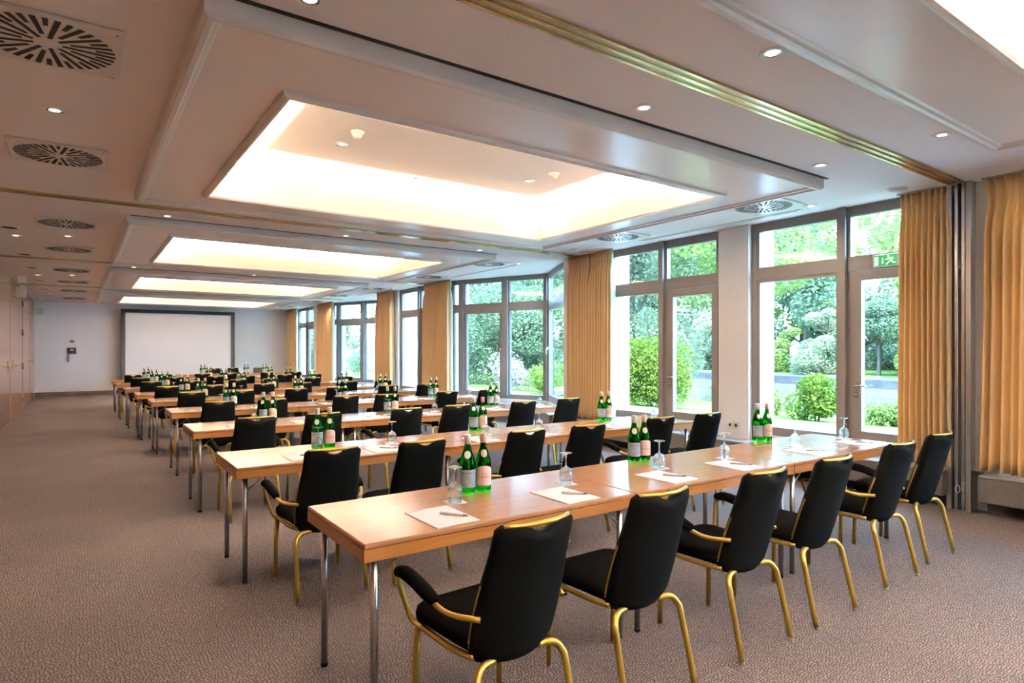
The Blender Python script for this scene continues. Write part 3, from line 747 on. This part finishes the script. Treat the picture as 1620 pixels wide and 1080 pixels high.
def side_strip(s):
    rl = []
    for k in range(9):
        v = .04 + .52 * k / 8; a = bpt(s, v, 0); b = bpt(s, v, 1)
        q0 = Vector(a) * .72 + Vector(b) * .28; q1 = Vector(a) * .28 + Vector(b) * .72; dx = Vector((s * .004, 0, 0))
        rl.append([tuple(q0 - dx), tuple(q0 + dx), tuple(q1 + dx), tuple(q1 - dx)] if s > 0 else [tuple(q0 - dx), tuple(q1 - dx), tuple(q1 + dx), tuple(q0 + dx)][::1])
    return MB().rings(rl, False).mesh('side_strip', 'gold')
ch_strip = {s: side_strip(s) for s in (-1, 1)}
def seat():
    def ring(ins, z):
        out = []; hwf, hwr, y0, y1, rc = .205 - ins, .185 - ins, -.135 + ins, .275 - ins, .06
        for cx, cy, a0, hw in ((1, 1, 0, hwf), (-1, 1, 90, hwf), (-1, -1, 180, hwr), (1, -1, 270, hwr)):
            for k in range(5):
                a = math.radians(a0 + 22.5 * k); out.append((cx * (hw - rc) + rc * math.cos(a), (y1 - rc if cy > 0 else y0 + rc) + rc * math.sin(a), z))
        return out
    return MB().rings([ring(.012, .412), ring(.0, .420), ring(-.004, .445), ring(.0, .465), ring(.012, .479), ring(.035, .487), ring(.08, .490)])
ch_seat = seat().mesh('seat', 'black')
ch_frame = MB().tube([(-.172, -.115, .400), (-.19, 0, .397), (-.198, .20, .402), (-.188, .250, .403), (-.10, .262, .403), (.10, .262, .403), (.188, .250, .403), (.198, .20, .402), (.19, 0, .397), (.172, -.115, .400)], .012, 8, 3).mesh('seat_rail', 'gold')
ch_leg, ch_arm, ch_pad, ch_rear = {}, {}, {}, {}
for s in (-1, 1):
    ch_leg[s] = MB().tube([(s * .196, .235, .405), (s * .202, .243, .25), (s * .205, .25, .012)], .0135, 10).mesh('leg', 'gold')
    ch_rear[s] = MB().tube([(s * .10, -.135, .378), (s * .140, -.145, .380), (s * .172, -.155, .372), (s * .192, -.168, .345), (s * .199, -.184, .30), (s * .207, -.25, .012)], .0140, 10, 3).mesh('leg', 'gold')
    ap = [(s * .195, .20, .405), (s * .222, .222, .42), (s * .240, .232, .46), (s * .268, .250, .565), (s * .274, .244, .598), (s * .276, .21, .613), (s * .274, .12, .606), (s * .268, .02, .585), (s * .255, -.045, .563), (s * .230, -.10, .554), (s * .185, -.175, .556)]
    ch_arm[s] = MB().tube(ap, .0105, 8, 3).mesh('arm_tube', 'gold')
    pp = [(s * .276, .256, .612), (s * .276, .246, .620), (s * .276, .19, .632), (s * .274, .12, .624), (s * .270, .05, .606), (s * .264, .0, .588), (s * .262, -.012, .582)]
    ch_pad[s] = MB().tube(pp, [.008, .020, .0255, .027, .027, .022, .010], 10, 3).mesh('arm_pad', 'black')
glide = MB().lathe([(.011, 0), (.013, .004), (.0125, .016)], 10).mesh('glide', 'glidegrey')
def chair(x, y, rz, arms, label, group, full=True):
    r_ = tag(empty('armchair' if arms else 'side_chair', (x, y, 0), rz), label, 'chair', group)
    bk = obj('backrest', ch_back, r_); obj('top_rail', ch_rail, bk)
    for s in (-1, 1): obj('side_strip', ch_strip[s], bk)
    obj('seat', ch_seat, r_); obj('seat_rail', ch_frame, r_)
    for s in (-1, 1):
        for me, gy in ((ch_leg[s], .25), (ch_rear[s], -.25)):
            l_ = obj('leg', me, r_)
            if full: obj('glide', glide, l_, (s * .205, gy, 0))
        if arms:
            a_ = obj('arm_tube', ch_arm[s], r_); obj('arm_pad', ch_pad[s], a_)
SX = [[1.285, 1.985, 2.74, 3.375, 4.265, 4.97], [1.235, 1.81, 2.665, 3.275, 4.15, 4.79]]
SO = [.41, 1.04, 1.86, 2.48, 3.37, 4.04]
SEATX = []
for r, (y, x) in enumerate(zip(ROWY, ROWX)):
    xs = SX[r] if r < 2 else [x + o_ + R.uniform(-.04, .04) for o_ in SO]
    SEATX.append(xs)
    for k, cx in enumerate(xs):
        rz = R.uniform(-.05, .05) if r else [.04, .0, 0, 0, -.02, -.02][k]
        arms = k % 2 == 0
        chair(cx, y - .215 + (R.uniform(-.03, .03) if r else [-.04, .0, 0, -.01, .03, .07][k]), rz, arms,
              'black %s with gold frame, %s seat from the aisle, %s row' % ('armchair' if arms else 'armless chair', SEAT[k], ORD[r]), 'black gold-framed chairs at the table rows', r < 3)

# ------------------------------------------------------------------ table settings
def text_mesh(name, body, size, radius, z, material, a0=0.):
    c = bpy.data.curves.new(name, 'FONT'); c.body = body; c.size = size; c.align_x = 'CENTER'; c.resolution_u = 2
    o = bpy.data.objects.new(name, c); COL.objects.link(o)
    bpy.context.view_layer.update()
    me = bpy.data.meshes.new_from_object(o.evaluated_get(bpy.context.evaluated_depsgraph_get()))
    bpy.data.objects.remove(o); bpy.data.curves.remove(c)
    for v in me.vertices:
        a = v.co.x / radius + a0 - PI / 2; v.co = (radius * math.cos(a), radius * math.sin(a), z + v.co.y)
    me.materials.clear(); me.materials.append(M[material]); me.name = name
    return me
BP = [(.0001, .002), (.036, .0), (.0405, .006), (.041, .02), (.041, .140), (.0395, .158), (.034, .178), (.0255, .205), (.0185, .228), (.0150, .248), (.0142, .262), (.0155, .268), (.0155, .274), (.0140, .277), (.0140, .284), (.0001, .285)]
bot_me = MB().lathe(BP, 22).mesh('bottle_glass', 'bottle')
cap_me = MB().lathe([(.0165, .262), (.0172, .266), (.0168, .292), (.0150, .297), (.0001, .298)], 16)
foil = lambda m_: MB().lathe([(.0152, .250), (.0172, .262), (.0172, .292), (.0150, .298), (.0001, .299)], 16).mesh('cap', m_)
cap_a, cap_b = foil('capw'), foil('cap')
def wrap(name, r0, z0, ztop, half, material, n=16, rows=6):
    """label wrapped round the bottle, centred on -y; ztop(t) gives the top edge, t in -1..1"""
    mb = MB(); v = []; f = []
    for j in range(rows + 1):
        for i in range(n + 1):
            t_ = -1 + 2 * i / n; a = -PI / 2 + t_ * half; z = z0 + (ztop(t_) - z0) * j / rows; r_ = r0(z)
            v.append((r_ * math.cos(a), r_ * math.sin(a), z))
    for j in range(rows):
        for i in range(n): a = j * (n + 1) + i; f.append((a, a + 1, a + n + 2, a + n + 1))
    return mb.add(v, f, True).mesh(name, material)
def rad(z, e=.0006):
    for (r0, z0), (r1, z1) in zip(BP[2:], BP[3:]):
        if z0 <= z <= z1: return r0 + (r1 - r0) * (z - z0) / max(z1 - z0, 1e-6) + e
    return .0416
lab_a = wrap('label', rad, .034, lambda t_: .123, 1.4, 'label_blue')
lab_b = wrap('label', rad, .034, lambda t_: .105 + .030 * math.sqrt(max(0, 1 - t_ * t_)), 1.25, 'label_cream')
def neck(name, material):
    mb = MB(); zc, rz_ = .198, .019; v = [(0, -rad(zc, .001), zc)]; n = 18
    for k in range(n):
        a = 2 * PI * k / n; z = zc + rz_ * math.sin(a); q = rad(z, .001); an = -PI / 2 + .019 * math.cos(a) / q * .9
        v.append((q * math.cos(an), q * math.sin(an), z))
    return mb.add(v, [(0, 1 + k, 1 + (k + 1) % n) for k in range(n)], True).mesh(name, material)
nk_a, nk_b = neck('neck_label', 'label_white'), neck('neck_label', 'label_cream')
t_a = text_mesh('lettering', 'S.PELLEGRINO', .0135, .0422, .103, 'txt_blue')
t_a2 = text_mesh('star', '*', .03, .0422, .058, 'txt_red', .35)
t_b = text_mesh('lettering', 'PANNA', .019, .0422, .072, 'txt_red')
t_b2 = text_mesh('lettering', 'ACQUA', .010, .0422, .092, 'txt_red')
t_b3 = text_mesh('crest', '+', .016, .0422, .108, 'txt_red')
PA = [('bottle_glass', bot_me), ('cap', cap_a), ('label', lab_a, [('lettering', t_a), ('star', t_a2)]), ('neck_label', nk_a)]
PB = [('bottle_glass', bot_me), ('cap', cap_b), ('label', lab_b, [('lettering', t_b), ('lettering', t_b2), ('crest', t_b3)]), ('neck_label', nk_b)]
gl_bowl = MB().lathe([(.0310, .0), (.0350, .022), (.0365, .042), (.0355, .060), (.0300, .077), (.0190, .088), (.0060, .094), (.0050, .090), (.0180, .0845), (.0285, .0745), (.0340, .059), (.0350, .042), (.0335, .022), (.0297, .0), (.0310, .0)], 20, cap=False).mesh('bowl', 'glass')
gl_stem = MB().lathe([(.0062, .093), (.0045, .104), (.0036, .130), (.0048, .150), (.0085, .158)], 12).mesh('stem', 'glass')
gl_foot = MB().lathe([(.0085, .158), (.020, .163), (.0335, .1655), (.0345, .167), (.0335, .1685), (.0001, .1685)], 20).mesh('foot', 'glass')
GP = [('bowl', gl_bowl), ('stem', gl_stem), ('foot', gl_foot)]
pad_me = MB().box(-.105, .105, 0, .297, 0, .004).mesh('sheets', 'paper')
mb = MB()
for k in range(7): mb.box(-.09 + k * .012, -.081 + k * .012, .278, .284, .004, .0043)
hdr_me = mb.mesh('printed_heading', 'ink')
crd_me = MB().box(-.0475, .0475, -.0475, .0475, 0, .0015).mesh('card', 'paper')
pen_b = MB().tube([(-.068, 0, .0052), (-.03, 0, .0055), (.045, 0, .0055)], [.0042, .0055, .0052], 8).mesh('barrel', 'pen')
pen_t = MB().tube([(.045, 0, .0055), (.060, 0, .005), (.068, 0, .0045)], [.005, .0032, .0012], 8).mesh('tip', 'pentip')
pen_c = MB().box(-.064, -.028, -.0014, .0014, .0105, .012).mesh('clip', 'steel')
PNP = [('barrel', pen_b), ('tip', pen_t), ('clip', pen_c)]
BX = [[(1.62, 2.70, 1.712, 2.695), (2.985, 2.85, 3.07, 2.84), (4.455, 2.91, 4.54, 2.88)], [(1.44, 4.555, 1.535, 4.565), (2.92, 4.76, 3.015, 4.755), (4.42, 4.68, 4.51, 4.67)]]
BO = [(.68, .50), (2.13, .57), (3.60, .58)]
for r, (y, x) in enumerate(zip(ROWY, ROWX)):
    for k in range(3):
        if r < 2: xa, ya, xb, yb = BX[r][k]
        else:
            xa = x + BO[k][0] + R.uniform(-.04, .04); ya = y + BO[k][1] + R.uniform(-.05, .05); xb, yb = xa + .092, ya + R.uniform(-.012, .012)
        ang = -.5 + R.uniform(-.15, .15)
        place('water_bottle', PA, (xa, ya, TH), ang - .05, 'green water bottle with blue-grey label on the %s table, %s row' % (TAB[k], ORD[r]), 'bottle', 'green water bottles on the tables')
        place('water_bottle', PB, (xb, yb, TH), ang + .08, 'green water bottle with cream label on the %s table, %s row' % (TAB[k], ORD[r]), 'bottle', 'green water bottles on the tables')
    for k, cx in enumerate(SEATX[r]):
        wh = '%s seat from the aisle, %s row' % (SEAT[k], ORD[r])
        px, py = cx + R.uniform(-.012, .012), y + .016 + R.uniform(0, .012)
        place('notepad', [('sheets', pad_me, [('printed_heading', hdr_me)])], (px, py, TH), R.uniform(-.03, .03), 'white notepad on the table at %s' % wh, 'notepad', 'white notepads on the tables')
        gx, gy = px + .175, y + .375 + R.uniform(-.012, .012)
        place('coaster', [('card', crd_me)], (gx, gy, TH), R.uniform(-.25, .1), 'square white paper coaster under the glass at %s' % wh, 'coaster', 'paper coasters')
        place('wine_glass', GP, (gx, gy, TH + .0016), 0, 'upturned stemmed glass at %s' % wh, 'glass', 'upturned stemmed glasses')
        place('pen', PNP, (px + .045, py + .125, TH + .0042), -.85 + R.uniform(-.15, .15), 'silver pen lying on the notepad at %s' % wh, 'pen', 'silver pens')

# speaker's table in front of the screen
for k in range(2):
    table(2.35 + k * TL, 20.1, '%s beech table facing the rows below the screen' % ['aisle-side', 'window-side'][k], 'speaker tables')
for k, cx in enumerate((3.50, 4.05)):
    chair(cx, 20.95 + .1 * k, PI + .1, False, 'black chair behind the speaker table turned to face the rows, %s' % ['aisle side', 'window side'][k], 'speaker chairs', False)
for k, bx_ in enumerate((2.98, 4.2, 4.75)):
    for q, PP in enumerate((PA, PB)):
        place('water_bottle', PP, (bx_ + q * .095, 20.45, TH), 0, 'green water bottle with %s label on the speaker table, %s pair' % (['blue-grey', 'cream'][q], ['aisle-side', 'middle', 'window-side'][k]), 'bottle', 'green water bottles on the tables')
bxr = tag(empty('grey_case', (4.62, 20.62, TH)), 'small grey case on the speaker table beside bottles', 'case')
obj('body', MB().bevbox(-.12, .12, -.06, .06, 0, .16, .008).mesh('body', 'benchcarpet'), bxr); obj('handle', MB().tube([(-.05, 0, .16), (-.04, 0, .185), (.04, 0, .185), (.05, 0, .16)], .006, 6, 2).mesh('handle', 'dark'), bxr)
fb = tag(empty('floor_outlet', (2.335, 1.645, 0)), 'flush metal-edged floor outlet lid in the carpet', 'floor outlet')
obj('lid', box(-.11, .11, -.11, .11, 0, .002).mesh('lid', 'carpet'), fb)
obj('lid_frame', MB().box(-.116, .116, -.116, -.11, 0, .003).box(-.116, .116, .11, .116, 0, .003).box(-.116, -.11, -.11, .11, 0, .003).box(.11, .116, -.11, .11, 0, .003).mesh('lid_frame', 'alu'), fb)

# ------------------------------------------------------------------ garden: trees, hedge, shrubs, fence
def leaves(n, blobs, size, seed, squash=1.):
    rr = random.Random(seed); v = []; f = []
    vol = [b[3] ** 2 for b in blobs]; tot = sum(vol)
    for (bx_, by_, bz_, br), q in zip(blobs, vol):
        for _ in range(int(n * q / tot)):
            while True:
                d = Vector((rr.uniform(-1, 1), rr.uniform(-1, 1), rr.uniform(-1, 1)))
                if .05 < d.length < 1: break
            d = d.normalized() * (d.length ** .45)
            c = Vector((bx_, by_, bz_)) + Vector((d.x, d.y, d.z * squash)) * br
            s_ = size * rr.uniform(.6, 1.3)
            ax = Vector((rr.gauss(0, 1), rr.gauss(0, 1), rr.gauss(0, .6))).normalized(); nb = Vector((rr.gauss(0, 1), rr.gauss(0, 1), rr.gauss(0, 1)))
            ay = (nb - ax * nb.dot(ax)).normalized()
            o = len(v)
            v += [tuple(c - ax * s_ * .6), tuple(c + ay * s_ * .32 - ax * s_ * .05), tuple(c + ax * s_ * .6), tuple(c - ay * s_ * .32 - ax * s_ * .05)]
            f.append((o, o + 1, o + 2, o + 3))
    return MB().add(v, f)
def tree_proto(seed, h, rad_, n, size, m_, low=.25):
    rr = random.Random(seed); blobs = []
    for k in range(16):
        a = rr.uniform(0, 2 * PI); q = rr.random(); z = h * (low + (1 - low) * q)
        e = rad_ * (1 - .55 * abs(q - .35) - .25 * q)
        d = e * math.sqrt(rr.random()) * .75
        blobs.append((d * math.cos(a), d * math.sin(a), z, e * rr.uniform(.34, .55)))
    cr = leaves(n, blobs, size, seed + 50, .85).mesh('crown', m_)
    mb = MB().tube([(0, 0, -.5), (.05, .03, h * .3), (.0, .1, h * .6), (.1, 0, h * .9)], [.020 * h, .015 * h, .010 * h, .004 * h], 10, 3)
    for k in range(6):
        b = blobs[k]; z0 = b[2] * .55; mb.tube([(0.02, .05, z0), (b[0] * .5, b[1] * .5, z0 + (b[2] - z0) * .6), (b[0], b[1], b[2])], [.008 * h, .005 * h, .002 * h], 6, 2)
    return cr, mb.mesh('trunk', 'bark')
protos = [tree_proto(1, 13, 5.2, 17000, .27, 'leaf1'), tree_proto(2, 11, 4.6, 17000, .25, 'leaf2'), tree_proto(3, 9, 4.4, 16000, .24, 'leaf3', .05), tree_proto(4, 15, 5.5, 18000, .28, 'leaf2', .2), tree_proto(5, 7, 3.6, 14000, .20, 'leaf1', .05),
          tree_proto(6, 10, 4.4, 30000, .115, 'leaf1', .36), tree_proto(7, 8, 3.4, 34000, .105, 'leaf2', .04), tree_proto(8, 7.5, 3.2, 30000, .105, 'leaf3', .04)]
KIND = ['tall fresh green tree', 'rounded blue-green tree', 'pale drooping tree', 'tall dark blue-green tree', 'low bushy bright green tree']
def tree(k, x, y, z, s_, label, group='trees beyond the windows'):
    cr, tk = protos[k]
    r_ = tag(empty('garden_tree', (x, y, z), R.uniform(0, 6)), label, 'tree', group); r_.scale = (s_, s_, s_ * R.uniform(.9, 1.1))
    obj('crown', cr, r_); obj('trunk', tk, r_)
far = []
yy = -8.; k = 0
while yy < 100:
    xx = 38.5 + yy * .10 + R.uniform(0, 2) + (5 if k % 2 else 0)
    far.append((xx, yy)); yy += 3.3 + .03 * yy + R.uniform(0, .8); k += 1
nth = ['first', 'second', 'third', 'fourth', 'fifth', 'sixth', 'seventh', 'eighth', 'ninth', 'tenth', 'eleventh', 'twelfth', 'thirteenth', 'fourteenth', 'fifteenth', 'sixteenth', 'seventeenth', 'eighteenth', 'nineteenth', 'twentieth', 'twenty-first', 'twenty-second', 'twenty-third', 'twenty-fourth', 'twenty-fifth', 'twenty-sixth']
for i, (x, y) in enumerate(far[:26]):
    q = (2, 1, 0, 2, 3, 1, 4)[i % 7]
    tree(q, x, y, .1, R.uniform(.95, 1.3), '%s on the far bank, %s from the right' % (KIND[q], nth[i]), 'trees on the far bank')
for i in range(24):
    yb = -6 + i * 2.6 + .028 * i * i
    q = (2, 4, 1)[i % 3]; cr, tk = protos[q]
    r_ = tag(empty('bank_bush', (36.0 + max(0, yb - 10) * .13 + R.uniform(0, .8), yb, -.1), R.uniform(0, 6)), '%s bush at the water edge of the far bank, %s from the right' % (['pale green', 'bright green', 'blue-green'][i % 3], nth[i]), 'bush', 'bushes on the far bank')
    r_.scale = (.55, .55, R.uniform(.38, .55)); obj('foliage', cr, r_); obj('stem', tk, r_)
near_trees = [(5, 16.0, 11.6, 1.15, 'fresh green tree on the near bank seen through the near exit door'), (5, 16.5, 4.0, 1.1, 'fresh green tree overhanging the water beyond the exit sign'),
              (7, 16.5, 15.8, 1.15, 'pale willow-like tree beyond the clipped hedge'), (6, 12.4, 18.6, .85, 'blue-green tree close to the nearer bay windows'),
              (6, 15.0, 19.6, .95, 'tall dark tree close behind the nearer bay windows'), (7, 18.5, 24.5, .9, 'pale tree at the far side of the garden lawn'),
              (5, 14.5, 32.5, .9, 'fresh green tree beyond the farther bay'), (6, 12.0, 38.0, .9, 'bushy tree beside the dark fence'), (7, 20, 36, 1.0, 'pale tree behind the dark fence')]
for q, x, y, s_, lb in near_trees: tree(q, x, y, -.05, s_, lb)
hb_ = []
for k in range(9):
    hb_.append((R.uniform(-.28, .28), -.8 + 1.6 * k / 8, .45 + R.uniform(-.05, .1), .46)); hb_.append((R.uniform(-.22, .22), -.75 + 1.5 * k / 8, .95 + R.uniform(-.06, .10), .44))
hg = tag(empty('clipped_hedge', (9.75, 9.05, G - .05)), 'rounded clipped hedge bright green on top outside the near window', 'hedge')
obj('foliage', leaves(17000, hb_, .052, 77).mesh('foliage', 'leaf4'), hg)
obj('stem', MB().tube([(0, -.5, -.1), (.05, -.4, .5), (0, -.3, .9)], [.03, .02, .01], 6).tube([(0, .5, -.1), (.05, .4, .5), (0, .3, .9)], [.03, .02, .01], 6).mesh('stem', 'bark'), hg)
def shrub(x, y, h_, w_, m_, label, n=3200, size=.058):
    bl = [(R.uniform(-.4, .4) * w_, R.uniform(-.4, .4) * w_, h_ * R.uniform(.2, .75), w_ * R.uniform(.25, .42)) for _ in range(9)]
    r_ = tag(empty('garden_shrub', (x, y, G - .12)), label, 'shrub', 'shrubs along the path')
    obj('foliage', leaves(n, bl, size, R.randint(0, 9999)).mesh('foliage', m_), r_)
    mb = MB()
    for b in bl[:5]: mb.tube([(0, 0, -.1), (b[0] * .5, b[1] * .5, b[2] * .5), (b[0], b[1], b[2])], [.015, .01, .004], 5)
    obj('stem', mb.mesh('stem', 'bark'), r_)
SH = [(10.2, 5.55, .85, .7, 'leaf4', 'bright green shrub by the water left of the mullion'), (10.9, 4.6, .38, .7, 'leaf1', 'low green shrub right of the bright shrub'), (11.2, 3.4, .32, .6, 'leaf3', 'low pale shrub outside the exit door'),
      (10.8, 7.0, .5, .6, 'leaf1', 'green shrub beside the white pier outside'), (11.5, 10.6, .9, 1.0, 'leaf3', 'pale shrub behind the clipped hedge'), (10.1, 12.4, .75, .9, 'leaf4', 'yellow-green shrub below the nearer bay window'),
      (11.0, 13.6, 1.0, 1.1, 'leaf1', 'green shrub behind the nearer bay bottles'), (10.6, 15.2, 1.2, 1.2, 'petal', 'pale flowering shrub outside the nearer bay'), (12.9, 15.6, 1.5, 1.2, 'leaf2', 'blue-green shrub outside the nearer bay'),
      (10.8, 22.5, .9, 1.0, 'leaf4', 'low shrub outside the farther bay'), (12.5, 25.5, 1.2, 1.3, 'petal', 'pale flowering shrub beyond the farther bay'), (10.5, 27.5, 1.5, 1.0, 'leaf2', 'dark shrub outside the far corner window')]
for a in SH: shrub(*a)
fn = tag(empty('garden_fence', (0, 0, 0)), 'dark wooden fence far behind the garden', 'fence')
slat = MB().box(-.11, .11, -.02, .02, 0, 2.3).mesh('slat', 'fence')
for k in range(60): obj('slat', slat, fn, (9.6 + k * .25, 42 + k * .06, G - .1))
obj('rail', MB().tube([(9.4, 42.03, 1.9), (24.6, 45.7, 1.9)], .05, 6).mesh('rail', 'fence'), fn)
